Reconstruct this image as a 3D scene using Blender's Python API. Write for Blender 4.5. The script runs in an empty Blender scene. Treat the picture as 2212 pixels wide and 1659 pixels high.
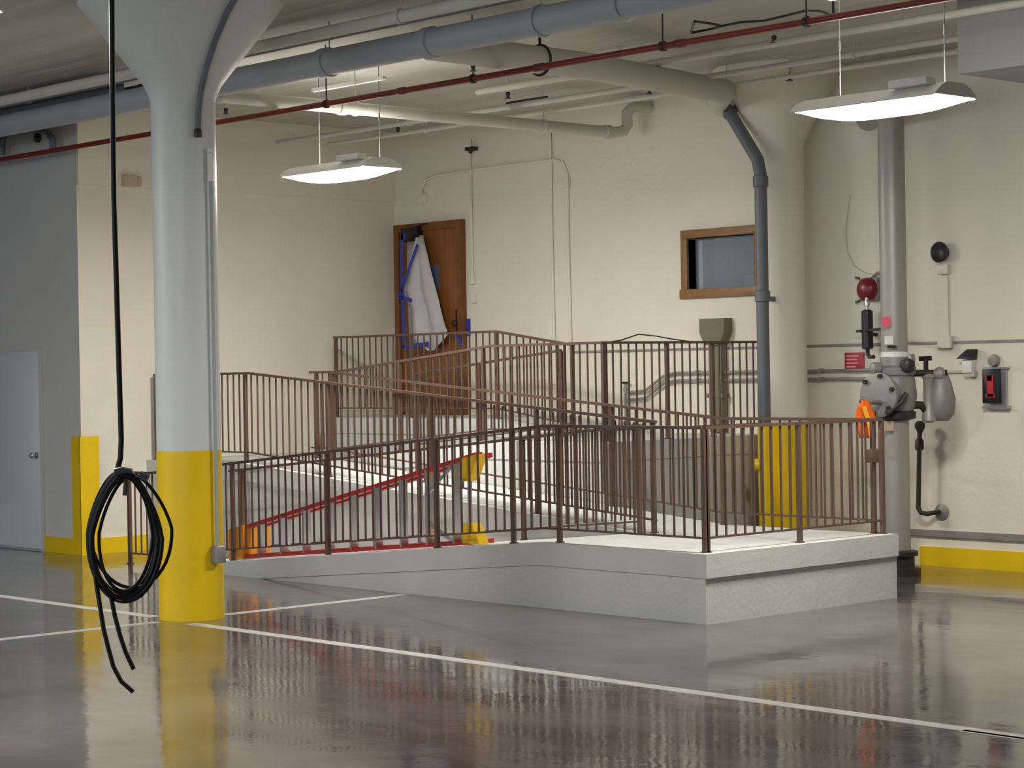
import bpy, bmesh, math, random
from mathutils import Vector, Matrix
random.seed(4)
scene = bpy.context.scene
col = scene.collection

# ------------------------------------------------------------------ camera
W, H, FPX = 2212.0, 1659.0, 4520.47
YAW, PITCH, ROLL, CAMH = 0.824071, -0.006447, -0.016934, 1.75
fw = Vector((-math.sin(YAW)*math.cos(PITCH), math.cos(YAW)*math.cos(PITCH), math.sin(PITCH)))
r0 = Vector((math.cos(YAW), math.sin(YAW), 0)); u0 = r0.cross(fw)
rt = r0*math.cos(ROLL)+u0*math.sin(ROLL); up = -r0*math.sin(ROLL)+u0*math.cos(ROLL)
CAM = Vector((0, 0, CAMH))
cd = bpy.data.cameras.new('camera'); cam = bpy.data.objects.new('camera', cd); col.objects.link(cam)
cd.sensor_width = 36.0; cd.lens = FPX/W*36.0; cd.clip_start = 0.1; cd.clip_end = 200
m = Matrix((rt, up, -fw)).transposed().to_4x4(); m.translation = CAM
cam.matrix_world = m
scene.camera = cam

# ------------------------------------------------------------------ world (daylight through the open dock side behind the camera)
world = bpy.data.worlds.new('world'); scene.world = world; world.use_nodes = True
bg = world.node_tree.nodes['Background']
bg.inputs[0].default_value = (0.76, 0.90, 1.0, 1); bg.inputs[1].default_value = 1.1
scene.view_settings.view_transform = 'Standard'
try: scene.view_settings.look = 'None'
except Exception: pass
scene.view_settings.gamma = 1.0
scene.view_settings.use_curve_mapping = False
scene.view_settings.exposure = 0.15
LAMP_DOWN, LAMP_UP = 105.0, 42.0

# ------------------------------------------------------------------ helpers
def ray(x, y): return fw*FPX + rt*(x-W/2) + up*(H/2-y)
def at(x, y, **k):
    d = ray(x, y); (ax, v), = k.items(); i = 'XYZ'.index(ax)
    return CAM + d*((v-CAM[i])/d[i])
def dep(x, y, d): return CAM + ray(x, y)/FPX*d

def lin(c):
    c = c/255.0
    return c/12.92 if c <= 0.04045 else ((c+0.055)/1.055)**2.4
def rgb(r, g, b): return (lin(r), lin(g), lin(b), 1)

MATS = {}
def mat(name, c, rough=0.5, metal=0.0, var=0.0, scale=6.0, bump=0.0, bscale=40.0, stretch=(1, 1, 1), c2=None, emit=None, estr=0, spec=0.5, trans=0.0):
    mt = bpy.data.materials.new(name); mt.use_nodes = True; MATS[name] = mt
    nt = mt.node_tree; N = nt.nodes; L = nt.links; b = N['Principled BSDF']
    b.inputs['Base Color'].default_value = c; b.inputs['Roughness'].default_value = rough
    b.inputs['Metallic'].default_value = metal; b.inputs['Specular IOR Level'].default_value = spec
    if emit:
        b.inputs['Emission Color'].default_value = emit; b.inputs['Emission Strength'].default_value = estr
    if trans: b.inputs['Alpha'].default_value = 1-trans
    tc = N.new('ShaderNodeTexCoord'); mp = N.new('ShaderNodeMapping'); mp.inputs['Scale'].default_value = stretch
    L.new(tc.outputs['Object'], mp.inputs['Vector'])
    if var or c2:
        n = N.new('ShaderNodeTexNoise'); n.inputs['Scale'].default_value = scale; n.inputs['Detail'].default_value = 5
        L.new(mp.outputs[0], n.inputs['Vector'])
        cr = N.new('ShaderNodeValToRGB'); cr.color_ramp.elements[0].position = 0.3; cr.color_ramp.elements[1].position = 0.7
        if c2 is None: c2 = (c[0]*(1-var), c[1]*(1-var), c[2]*(1-var), 1)
        cr.color_ramp.elements[0].color = c2; cr.color_ramp.elements[1].color = c
        L.new(n.outputs[0], cr.inputs[0]); L.new(cr.outputs[0], b.inputs['Base Color'])
    if bump:
        n2 = N.new('ShaderNodeTexNoise'); n2.inputs['Scale'].default_value = bscale; n2.inputs['Detail'].default_value = 4
        L.new(mp.outputs[0], n2.inputs['Vector'])
        bm_ = N.new('ShaderNodeBump'); bm_.inputs['Strength'].default_value = bump; bm_.inputs['Distance'].default_value = 0.02
        L.new(n2.outputs[0], bm_.inputs['Height']); L.new(bm_.outputs[0], b.inputs['Normal'])
    return mt

mat('wall_cream', rgb(229, 224, 208), 0.7, var=0.05, scale=1.5, bump=0.15, bscale=30)
mat('wall_gray', rgb(206, 205, 202), 0.7, var=0.05, scale=1.5, bump=0.15, bscale=30)
mat('soffit_gray', rgb(158, 160, 158), 0.75, var=0.05, scale=1.5)
mat('ceiling_paint', rgb(196, 194, 184), 0.8, var=0.18, scale=1.2, bump=0.5, bscale=3, stretch=(0.25, 3, 1))
mat('concrete', rgb(200, 201, 196), 0.65, var=0.06, scale=3, bump=0.2, bscale=25)
mat('column_white', rgb(214, 218, 217), 0.45, var=0.04, scale=3, bump=0.1, bscale=15)
mat('yellow', rgb(238, 200, 8), 0.4, var=0.08, scale=4, bump=0.1, bscale=15)
mat('brown', rgb(92, 71, 60), 0.4, var=0.12, scale=9)
mat('wood_door', rgb(150, 92, 40), 0.45, var=0.35, scale=3.0, stretch=(6, 6, 0.5))
mat('wood_frame', rgb(126, 78, 36), 0.5, var=0.3, scale=4.0, stretch=(2, 2, 2))
mat('oak_frame', rgb(150, 112, 66), 0.5, var=0.3, scale=5.0, stretch=(1, 5, 5))
mat('grey_pipe', rgb(168, 174, 180), 0.5, var=0.08, scale=3)
mat('pale_pipe', rgb(205, 203, 190), 0.55, var=0.06, scale=3)
mat('dark_pipe', rgb(104, 109, 116), 0.45, var=0.12, scale=5)
mat('red_pipe', rgb(132, 44, 34), 0.45, var=0.35, scale=2.5, stretch=(0.6, 3, 3))
mat('steel', rgb(168, 163, 156), 0.45, metal=0.25, var=0.1, scale=4)
mat('cast_grey', rgb(150, 147, 142), 0.5, metal=0.2, var=0.2, scale=9)
mat('silver', rgb(190, 192, 196), 0.3, metal=0.85)
mat('black', rgb(24, 23, 25), 0.4)
mat('cable_black', rgb(26, 24, 26), 0.45, var=0.2, scale=20)
mat('dark_metal', rgb(60, 56, 52), 0.45, metal=0.4)
mat('red_bell', rgb(120, 26, 34), 0.35, var=0.1)
mat('red_sign', rgb(186, 60, 74), 0.5, c2=rgb(168, 44, 58), scale=30)
mat('pink', rgb(236, 96, 116), 0.6)
mat('white_paint', rgb(232, 230, 224), 0.5)
mat('white_door', rgb(214, 218, 222), 0.45, var=0.03, scale=2)
mat('orange_vest', rgb(250, 112, 14), 0.8, var=0.15, scale=14, bump=0.3, bscale=50)
mat('vest_stripe', rgb(250, 176, 40), 0.5)
mat('ladder_red', rgb(190, 46, 44), 0.4, var=0.12, scale=5)
mat('ladder_orange', rgb(216, 142, 18), 0.45, var=0.15, scale=9)
mat('ladder_yellow', rgb(236, 190, 20), 0.45, var=0.1, scale=9)
mat('blue_tape', rgb(52, 66, 168), 0.55, var=0.1, scale=20)
mat('film', rgb(214, 208, 210), 0.35, var=0.08, scale=6, trans=0.16)
mat('film_clear', rgb(200, 200, 200), 0.25, trans=0.45)
mat('glass_blue', rgb(94, 108, 132), 0.15)
mat('olive', rgb(118, 113, 92), 0.6, var=0.15, scale=5)
mat('beige', rgb(196, 178, 150), 0.6)
mat('lettering', rgb(238, 170, 172), 0.6)
mat('room_blue', rgb(120, 132, 160), 0.8, var=0.2, scale=2)
mat('room_dark', rgb(44, 44, 52), 0.8)
mat('sill_white', rgb(190, 205, 208), 0.6)
mat('red_label', rgb(190, 36, 44), 0.6)
mat('lamp_lens', rgb(255, 250, 240), 0.5, emit=(1.0, 0.955, 0.90, 1), estr=LAMP_DOWN)
mat('lamp_slot', rgb(255, 250, 240), 0.5, emit=(1.0, 0.955, 0.90, 1), estr=LAMP_UP)
mat('line_paint', rgb(196, 194, 190), 0.35, var=0.25, scale=7)

# polished concrete floor
def floor_material():
    mt = bpy.data.materials.new('polished_floor'); mt.use_nodes = True; MATS['floor'] = mt
    nt = mt.node_tree; N = nt.nodes; L = nt.links; b = N['Principled BSDF']
    tc = N.new('ShaderNodeTexCoord')
    n = N.new('ShaderNodeTexNoise'); n.inputs['Scale'].default_value = 0.9; n.inputs['Detail'].default_value = 7; n.inputs['Roughness'].default_value = 0.62
    L.new(tc.outputs['Object'], n.inputs['Vector'])
    cr = N.new('ShaderNodeValToRGB'); e = cr.color_ramp.elements
    e[0].position = 0.32; e[0].color = rgb(72, 67, 64); e[1].position = 0.7; e[1].color = rgb(106, 101, 97)
    L.new(n.outputs[0], cr.inputs[0]); L.new(cr.outputs[0], b.inputs['Base Color'])
    n3 = N.new('ShaderNodeTexNoise'); n3.inputs['Scale'].default_value = 1.6; n3.inputs['Detail'].default_value = 4
    mp = N.new('ShaderNodeMapping'); mp.inputs['Rotation'].default_value = (0, 0, 0.5); mp.inputs['Scale'].default_value = (0.5, 2.0, 1)
    L.new(tc.outputs['Object'], mp.inputs['Vector']); L.new(mp.outputs[0], n3.inputs['Vector'])
    cr2 = N.new('ShaderNodeValToRGB'); f = cr2.color_ramp.elements
    f[0].position = 0.35; f[0].color = (0.05, 0.05, 0.05, 1); f[1].position = 0.75; f[1].color = (0.16, 0.16, 0.16, 1)
    L.new(n3.outputs[0], cr2.inputs[0]); L.new(cr2.outputs[0], b.inputs['Roughness'])
    n2 = N.new('ShaderNodeTexNoise'); n2.inputs['Scale'].default_value = 3.5; n2.inputs['Detail'].default_value = 3
    L.new(tc.outputs['Object'], n2.inputs['Vector'])
    bp = N.new('ShaderNodeBump'); bp.inputs['Strength'].default_value = 0.1; bp.inputs['Distance'].default_value = 0.02
    L.new(n2.outputs[0], bp.inputs['Height']); L.new(bp.outputs[0], b.inputs['Normal'])
    b.inputs['Specular IOR Level'].default_value = 0.6
floor_material()

class MB:
    def __init__(s): s.v = []; s.f = []
    def add(s, vs, fs):
        o = len(s.v); s.v += [Vector(p) for p in vs]; s.f += [[o+i for i in f] for f in fs]; return s
    def box(s, x0, x1, y0, y1, z0, z1):
        vs = [(x, y, z) for z in (z0, z1) for y in (y0, y1) for x in (x0, x1)]
        return s.add(vs, [(0, 2, 3, 1), (4, 5, 7, 6), (0, 1, 5, 4), (2, 6, 7, 3), (0, 4, 6, 2), (1, 3, 7, 5)])
    def bbox(s, x0, x1, y0, y1, z0, z1, b=0.01, seg=2):   # bevelled box
        bm = bmesh.new(); bmesh.ops.create_cube(bm, size=1)
        for v in bm.verts: v.co = Vector(((x0+x1)/2+v.co.x*(x1-x0), (y0+y1)/2+v.co.y*(y1-y0), (z0+z1)/2+v.co.z*(z1-z0)))
        bmesh.ops.bevel(bm, geom=bm.edges[:], offset=b, segments=seg, affect='EDGES', profile=0.5)
        bm.verts.index_update(); s.add([v.co.copy() for v in bm.verts], [[v.index for v in f.verts] for f in bm.faces]); bm.free(); return s
    def bar(s, a, b, w, h, upv=(0, 0, 1)):                 # rectangular bar a->b, width w (side) height h (up)
        a = Vector(a); b = Vector(b); d = (b-a).normalized(); u = Vector(upv)
        sd = d.cross(u); sd = sd.normalized() if sd.length > 1e-6 else Vector((1, 0, 0)); u = sd.cross(d).normalized()
        vs = []
        for p in (a, b):
            for i, j in ((-1, -1), (1, -1), (1, 1), (-1, 1)): vs.append(p+sd*(i*w/2)+u*(j*h/2))
        return s.add(vs, [(3, 2, 1, 0), (4, 5, 6, 7), (0, 1, 5, 4), (1, 2, 6, 5), (2, 3, 7, 6), (3, 0, 4, 7)])
    def tube(s, pts, r, n=10, closed=False):
        pts = [Vector(p) for p in pts]; k = len(pts); rr = r if isinstance(r, (list, tuple)) else [r]*k
        o = len(s.v); ref = None
        for i, p in enumerate(pts):
            if closed: t = pts[(i+1) % k]-pts[i-1]
            else: t = pts[min(i+1, k-1)]-pts[max(i-1, 0)]
            t.normalize()
            if ref is None:
                ref = Vector((0, 0, 1)) if abs(t.z) < 0.9 else Vector((1, 0, 0))
            sd = t.cross(ref).normalized(); ref = sd.cross(t).normalized()
            for j in range(n):
                a = 2*math.pi*j/n; s.v.append(p+(sd*math.cos(a)+ref*math.sin(a))*rr[i])
        for i in range(k if closed else k-1):
            for j in range(n):
                a = o+i*n+j; b_ = o+i*n+(j+1) % n; c = o+((i+1) % k)*n+(j+1) % n; d = o+((i+1) % k)*n+j
                s.f.append([a, b_, c, d])
        if not closed:
            s.f.append([o+j for j in range(n)][::-1]); s.f.append([o+(k-1)*n+j for j in range(n)])
        return s
    def lathe(s, c, prof, axis=(0, 0, 1), n=24):           # prof: list of (radius, offset along axis)
        c = Vector(c); ax = Vector(axis).normalized()
        e1 = ax.cross(Vector((0, 0, 1))) if abs(ax.z) < 0.9 else Vector((1, 0, 0)); e1.normalize(); e2 = ax.cross(e1)
        o = len(s.v)
        for r, h in prof:
            for j in range(n):
                a = 2*math.pi*j/n; s.v.append(c+ax*h+(e1*math.cos(a)+e2*math.sin(a))*max(r, 1e-4))
        for i in range(len(prof)-1):
            for j in range(n):
                s.f.append([o+i*n+j, o+i*n+(j+1) % n, o+(i+1)*n+(j+1) % n, o+(i+1)*n+j])
        s.f.append([o+j for j in range(n)][::-1]); s.f.append([o+(len(prof)-1)*n+j for j in range(n)])
        return s
    def prism(s, poly, d):                                  # polygon (3d points) extruded by vector d
        d = Vector(d); k = len(poly); a = [Vector(p) for p in poly]
        return s.add(a+[p+d for p in a], [list(range(k))[::-1], list(range(k, 2*k))]+[[i, (i+1) % k, k+(i+1) % k, k+i] for i in range(k)])
    def mesh(s, name, material, origin=(0, 0, 0), smooth=True):
        og = Vector(origin); me = bpy.data.meshes.new(name)
        me.from_pydata([tuple(p-og) for p in s.v], [], s.f)
        bm = bmesh.new(); bm.from_mesh(me); bmesh.ops.recalc_face_normals(bm, faces=bm.faces[:]); bm.to_mesh(me); bm.free()
        if smooth:
            me.polygons.foreach_set('use_smooth', [True]*len(me.polygons)); me.set_sharp_from_angle(angle=math.radians(38))
        me.materials.append(MATS[material]); return me

ORG = {}
def link(name, data, parent=None, loc=(0, 0, 0)):
    o = bpy.data.objects.new(name, data); col.objects.link(o); o.location = loc
    if parent: o.parent = parent
    return o
def thing(name, label, cat, loc, group=None):
    o = link(name, None, None, loc); o.empty_display_size = 0.1
    o['label'] = label; o['category'] = cat; ORG[o.name] = Vector(loc)
    if group: o['group'] = group
    return o
def part(name, mb, material, parent, label=None, smooth=True):
    og = ORG[parent.name]
    o = link(name, mb.mesh(name, material, og, smooth), parent); ORG[o.name] = og
    if label: o['label'] = label
    return o
def single(name, mb, material, label, cat, group=None, smooth=True):
    lo = [min(p[i] for p in mb.v) for i in range(3)]; hi = [max(p[i] for p in mb.v) for i in range(3)]
    og = Vector(((lo[0]+hi[0])/2, (lo[1]+hi[1])/2, lo[2]))
    o = link(name, mb.mesh(name, material, og, smooth), None, og); ORG[o.name] = og
    o['label'] = label; o['category'] = cat
    if group: o['group'] = group
    return o
def struct(name, mb, material, label=None, cat=None, parent=None):
    if parent: return part(name, mb, material, parent, label)
    o = link(name, mb.mesh(name, material, (0, 0, 0))); ORG[o.name] = Vector((0, 0, 0))
    o['kind'] = 'structure'
    if label: o['label'] = label
    if cat: o['category'] = cat
    return o
def struct_root(name, label, cat, loc):
    o = thing(name, label, cat, loc); o['kind'] = 'structure'; return o

# ------------------------------------------------------------------ room shell
WX, WY, GY, CZ = -18.05, 14.95, 10.90, 4.43     # cream side wall, door wall, grey wall, ceiling
XR, XL, YF = 2.5, -30.0, -9.0
struct('floor', MB().box(XL, XR, YF, WY+0.2, -0.2, 0), 'floor', 'glossy dark grey polished concrete floor', 'floor')
struct('ceiling', MB().box(XL, XR, YF, WY+0.2, CZ, CZ+0.2), 'ceiling_paint', 'pale painted concrete ceiling slab', 'ceiling')
# door wall with a hole for the small window
wx0, wx1, wz0, wz1 = -13.62, -12.78, 2.50, 2.99
wb = MB()
wb.box(WX, wx0, WY, WY+0.2, 0, CZ); wb.box(wx1, XR, WY, WY+0.2, 0, CZ)
wb.box(wx0, wx1, WY, WY+0.2, 0, wz0); wb.box(wx0, wx1, WY, WY+0.2, wz1, CZ)
struct('wall_back', wb, 'wall_cream', 'cream painted wall with the brown door and small window', 'wall')
struct('wall_side', MB().box(WX-0.2, WX, GY, WY+0.2, 0, CZ), 'wall_cream', 'cream painted wall left of the brown door', 'wall')
struct('wall_left', MB().box(XL, WX-0.2, GY, GY+0.2, 0, CZ).box(WX-0.2, WX, GY-0.002, GY, 0, CZ), 'wall_gray', 'grey painted wall holding the white door', 'wall')
struct('wall_far_left_blocker', MB().box(XL-0.2, XL, YF, GY+0.2, 0, CZ), 'wall_gray', 'added unseen grey wall closing the far left against daylight', 'wall')  # out of view, added so world light enters only from the open side
struct('wall_right_blocker', MB().box(XR, XR+0.2, YF, WY+0.2, 0, CZ), 'wall_cream', 'added unseen cream wall on the right, cutting off side daylight', 'wall')  # out of view, added to keep side daylight off the landing end
# dropped soffit box top right
s0 = at(2070, 160, Z=3.85)
struct('trim_1', MB().box(s0.x, XR, s0.y, WY, 3.85, CZ), 'soffit_gray', 'grey dropped soffit box at the upper right', 'soffit')
# shallow ledge where the side wall steps back, and wall seam line
struct('trim_2', MB().box(WX, WX+0.035, GY, WY, 3.655, CZ-0.001), 'wall_cream', 'shallow stepped band along the top of the side wall', 'trim')
sl = MB(); a = at(1700, 748, Y=WY); sl.box(-15.2, XR, WY-0.014, WY, a.z-0.014, a.z+0.008)
struct('trim_3', sl, 'cast_grey', 'thin horizontal seam strip across the door wall', 'trim')
struct('trim_4', MB().box(-11.2, XR, WY-0.03, WY, 0.255, 0.31), 'cast_grey', 'grey rub strip low on the door wall', 'trim')
struct('baseboard_right', MB().box(-10.95, XR, WY-0.025, WY, 0, 0.165), 'yellow', 'yellow painted base band along the door wall', 'baseboard')
bl = MB().box(-18.75, WX+0.012, GY-0.022, GY-0.001, 0, 0.155).box(WX-0.001, WX+0.02, GY-0.022, 11.64, 0, 0.155)
struct('baseboard_left', bl, 'yellow', 'yellow painted base band around the left wall corner', 'baseboard')
single('corner_guard', MB().box(-18.18, WX+0.03, GY-0.034, GY-0.023, 0.0, 1.17).box(WX+0.021, WX+0.032, GY-0.034, 11.08, 0.0, 1.17),
       'yellow', 'tall yellow corner guard wrapped around the left wall corner', 'corner guard')

# floor lines
g = 'painted floor lines'
def fline(name, x0, x1, y0, y1, label):
    single(name, MB().box(x0, x1, y0, y1, 0.0, 0.002), 'line_paint', label, 'floor line', g)
fline('floor_line', -30, -12.95, 8.36, 8.46, 'pale line on the floor running left from the white and yellow column')
fline('floor_line', -12.40, 2.0, 8.30, 8.40, 'long pale line on the floor running right from the white and yellow column')
fline('floor_line', -12.72, -12.62, 8.80, 10.58, 'short pale line on the floor between column and concrete ramp')
fline('floor_line', -12.72, -12.62, -6.0, 8.25, 'pale line on the floor running from the column towards the lower left edge')
p0 = at(2085, 1577, Z=0)
fline('floor_line', p0.x, 2.0, p0.y-0.05, p0.y+0.0, 'short pale line stub at the lower right edge of the floor')

# white door in the grey wall
dz = struct_root('door_1', 'plain white door in the grey wall at the left edge', 'door', (-19.25, GY, 0))
part('door_slab', MB().bbox(-19.72, -18.80, GY-0.02, GY-0.001, 0.015, 2.03, 0.004), 'white_door', dz)
fr = MB().box(-18.80, -18.755, GY-0.03, GY-0.001, 0, 2.075).box(-19.765, -19.72, GY-0.03, GY-0.001, 0, 2.075).box(-19.72, -18.80, GY-0.03, GY-0.001, 2.03, 2.075)
part('door_frame', fr, 'wall_gray', dz)
part('kick_plate', MB().box(-19.70, -18.87, GY-0.024, GY-0.0195, 0.03, 0.45), 'white_door', dz)
k = MB().lathe((-18.87, GY-0.021, 0.97), [(0.035, 0), (0.035, 0.008), (0.012, 0.012), (0.012, 0.04), (0.028, 0.05), (0.03, 0.065), (0.018, 0.08)], (0, -1, 0), 16)
part('door_knob', k, 'silver', dz)

# ------------------------------------------------------------------ columns
def column(cx, cy, label, capr, rad=0.232):
    t = thing('column', label, 'column', (cx, cy, 0), 'round concrete columns')
    part('shaft', MB().lathe((cx, cy, 0), [(rad, 1.215), (rad, 3.72)], n=40), 'column_white' if cy < 10 else 'wall_cream', t)
    prof = [(rad, 3.72), (rad+0.015, 3.78), (rad+0.05, 3.85)]
    for i in range(1, 7): prof.append((rad+0.05+(capr-rad-0.05)*i/6, 3.85+(CZ-3.85)*i/6))
    part('capital', MB().lathe((cx, cy, 0), prof, n=40), 'column_white' if cy < 10 else 'wall_cream', t)
    part('yellow_band', MB().lathe((cx, cy, 0), [(rad+0.003, 0), (rad+0.003, 1.215)], n=40), 'yellow', t, 'bright yellow paint up to waist height')
    return t
CX, CY = -12.70, 8.56
c1 = column(CX, CY, 'white round column with yellow base standing alone on the floor', 0.74)
wc = dep(1692, 800, 18.9)
c2 = column(wc.x, wc.y, 'white round column with yellow base against the door wall behind the downspout', 0.59, 0.215)

# conduit with box on the free column
vr = Vector((CX, CY, 0)); toc = (Vector((0, 0, 0))-vr); toc.z = 0; toc.normalize(); rgt = Vector((-toc.y, toc.x, 0))
def colpt(px, z, off=0.02):      # point on the near side of column surface at horizontal pixel offset
    dx = (px-402)/FPX*14.95; dx = max(-0.235, min(0.235, dx))
    s_ = math.sqrt(max(0, 0.235**2-dx*dx)); n_ = (rgt*dx+toc*s_).normalized()
    return vr+n_*(0.235+off)+Vector((0, 0, z))
t = thing('column_conduit', 'thin grey conduit running down the free column to a small box', 'conduit', colpt(455, 0.42))
pb = colpt(452, 0.0, 0.03)
part('pipe', MB().tube([(pb.x, pb.y, 0.53), (pb.x, pb.y, 2.0), (pb.x, pb.y, 3.36)], 0.012, 8), 'grey_pipe', t)
part('junction_box', MB().bbox(pb.x-0.055, pb.x+0.055, pb.y-0.04, pb.y+0.04, 0.41, 0.53, 0.008), 'cast_grey', t, 'grey metal junction box')
part('coupling', MB().lathe((pb.x, pb.y, 0), [(0.021, 3.14), (0.022, 3.16), (0.022, 3.32), (0.019, 3.34)], n=12).lathe((pb.x, pb.y, 0), [(0.02, 3.345), (0.02, 3.37)], n=12), 'white_paint', t, 'white coupling sleeve')
part('loose_wire', MB().tube([(pb.x-0.03, pb.y-0.02, 0.42), (pb.x-0.035, pb.y-0.03, 0.37), (pb.x-0.045, pb.y-0.03, 0.31)], 0.005, 6), 'dark_metal', t)
fl = []
for px, py in ((430, 282), (432, 235), (438, 190), (452, 140), (470, 90), (496, 35), (530, -20)):
    z = CAMH+(812-py)*14.75/FPX
    dx = (px-402)/FPX*14.8
    rad = 0.235 if z < 3.8 else 0.232+0.05+(0.74-0.282)*(z-3.85)/(CZ-3.85)
    rad = max(rad, 0.235); sx = math.sqrt(max(0.0, rad*rad-dx*dx)); nn = (rgt*dx+toc*sx).normalized()
    fl.append(vr+nn*(rad+0.025)+Vector((0, 0, z)))
t = thing('flexible_conduit', 'dark grey flexible conduit curving up the free column capital', 'conduit', fl[0])
part('conduit_hose', MB().tube(fl, 0.021, 10), 'dark_pipe', t)
part('end_fitting', MB().lathe(fl[0]-Vector((0, 0, 0.03)), [(0.026, 0), (0.028, 0.01), (0.028, 0.05), (0.022, 0.06)], n=12), 'dark_metal', t)

# ------------------------------------------------------------------ concrete switchback ramp
Y0, Y1, Y2, Y3 = 10.60, 11.66, 12.73, 13.80
ZA, ZB, ZC, ZD = 0.48, 0.91, 1.12, 1.28
XA0, XA1 = -11.20, -9.55
def z1(x): return 0 if x < -16.5 else (ZA if x > XA0 else ZA*(x+16.5)/(XA0+16.5))
def z2(x): return ZA if x > XA0 else (ZB if x < -16.35 else ZA+(ZB-ZA)*(x-XA0)/(-16.35-XA0))
def z3(x): return ZB if x < -16.35 else (ZC if x > -14.1 else ZB+(ZC-ZB)*(x+16.35)/2.25)
def z4(x): return ZC if x > -14.1 else (ZD if x < -15.2 else ZC+(ZD-ZC)*(x+14.1)/-1.1)
rp = thing('concrete_ramp', 'pale concrete switchback wheelchair ramp with four flights up to the brown door', 'ramp', (-13.5, 12.0, 0))
E_ = 0.012; TH = 0.165
def flight(nm, xa, xb, zf, ya, yb):
    za, zb = zf(xa), zf(xb)
    top = [(xa, ya-E_, za), (xb, ya-E_, zb)]
    la, lb = max(0, za-TH), max(0, zb-TH)
    if la == 0 and lb > 0:
        xm = xa+(xb-xa)*(TH-za)/(zb-za); bot = [(xb, ya-E_, lb), (xm, ya-E_, 0), (xa, ya-E_, 0)]
        if za < 1e-4: bot = bot[:2]
        base = [(xm, ya, 0), (xb, ya, 0), (xb, ya, lb)]
    else:
        bot = [(xb, ya-E_, lb), (xa, ya-E_, la)]; base = [(xa, ya, 0), (xb, ya, 0), (xb, ya, lb), (xa, ya, la)]
    part(nm+'_slab', MB().prism(top+bot, (0, yb-ya+E_, 0)), 'concrete', rp)
    part(nm+'_base', MB().prism(base, (0, yb-ya, 0)), 'concrete', rp)
def landing(nm, xa, xb, ya, yb, z, ex=(0, 0, 0, 0)):
    part(nm+'_slab', MB().box(xa-ex[0], xb+ex[1], ya-ex[2], yb+ex[3], z-TH, z), 'concrete', rp)
    part(nm+'_base', MB().box(xa, xb, ya, yb, 0, z-TH), 'concrete', rp)
flight('flight', -16.5, XA0, z1, Y0, Y1)
landing('landing', XA0, XA1, Y0, Y2, ZA, (0, 0.02, E_, 0))
flight('flight', -16.35, XA0, z2, Y1, Y2)
landing('landing', WX+0.003, -16.35, Y1, Y3, ZB, (0, 0, E_, 0))
flight('flight', -16.35, -14.1, z3, Y2, Y3)
landing('landing', -14.1, -12.6, Y2, WY-0.003, ZC, (0, E_, E_, 0))
flight('flight', -15.2, -14.1, z4, Y3, WY-0.003)
landing('landing', WX+0.003, -15.2, Y3, WY-0.003, ZD, (0, 0, E_, 0))

# ------------------------------------------------------------------ railings
BAL = {}
def baluster_mesh(h):
    k = round(h, 3)
    if k not in BAL:
        BAL[k] = MB().box(-0.0062, 0.0062, -0.0062, 0.0062, 0, h).mesh('baluster', 'brown')
    return BAL[k]
def railing(label, axis, fixed, knots, posts, zf, hgt=0.87, gap=0.10, sp=0.098, bal_from=-99):
    """axis 'X' or 'Y'; knots: path coordinates; zf: floor height along the path"""
    def P(s_, z): return Vector((s_, fixed, z)) if axis == 'X' else Vector((fixed, s_, z))
    mid = (knots[0]+knots[-1])/2
    t = thing('railing', label, 'railing', P(mid, zf(mid)), 'brown picket railings of the ramp'); og = ORG[t.name]
    for s_ in posts:
        z = zf(s_); q = P(s_, 0)
        pm = MB().box(q.x-0.016, q.x+0.016, q.y-0.016, q.y+0.016, z, z+hgt-0.02).box(q.x-0.024, q.x+0.024, q.y-0.024, q.y+0.024, z, z+0.01)
        part('post', pm, 'brown', t)
    tr, br = MB(), MB()
    for a_, b_ in zip(knots[:-1], knots[1:]):
        tr.bar(P(a_, zf(a_)+hgt-0.014), P(b_, zf(b_)+hgt-0.014), 0.038, 0.022)
        br.bar(P(a_, zf(a_)+gap), P(b_, zf(b_)+gap), 0.022, 0.014)
    part('top_rail', tr, 'brown', t); part('bottom_rail', br, 'brown', t)
    ps = sorted(posts)
    bmh = baluster_mesh(hgt-gap-0.03)
    for a_, b_ in zip(ps[:-1], ps[1:]):
        n = max(1, round((b_-a_)/sp))
        for i in range(1, n):
            s_ = a_+(b_-a_)*i/n
            if s_ < bal_from: continue
            link('baluster', bmh, t, P(s_, zf(s_)+gap+0.005)-og)
    return t
def linsp(a_, b_, n): return [a_+(b_-a_)*i/n for i in range(n+1)]
railing('brown picket railing along the front edge of the lowest ramp flight', 'X', 10.68, [-16.87, -16.5, XA0, -9.62], [-16.85, -15.18, -13.82, -12.43, -11.55, -11.05, -9.62], z1)
R2 = railing('brown picket railing along the short end of the lowest landing', 'Y', -9.62, [10.68, 12.66], [10.70, 11.69, 12.66], lambda s_: ZA)
railing('brown picket railing on the inner side of the lowest flight beside the ladder', 'X', 11.58, [-16.5, -11.08], linsp(-16.3, -11.10, 4), z1, 0.85, bal_from=-12.4)
R4 = railing('brown picket railing on the near side of the second flight', 'X', 11.72, [-17.98, -16.35, -11.05], [-17.96, -16.42, -15.14, -13.7, -12.38, -11.08], z2)
railing('brown picket railing behind the second flight and the back of the lowest landing', 'X', 12.66, [-16.3, XA0, -9.64], [-16.28, -15.0, -13.7, -12.45, -11.2, -9.7], z2, bal_from=-12.6)
railing('brown picket railing on the near side of the third flight', 'X', 12.79, [-16.8, -16.35, -14.1, -12.66], [-16.7, -15.4, -14.2, -12.66], z3)
railing('brown picket railing on the far side of the third flight', 'X', 13.73, [-16.3, -14.15], [-16.28, -15.3, -14.15], z3, 0.83, bal_from=0)
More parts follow.
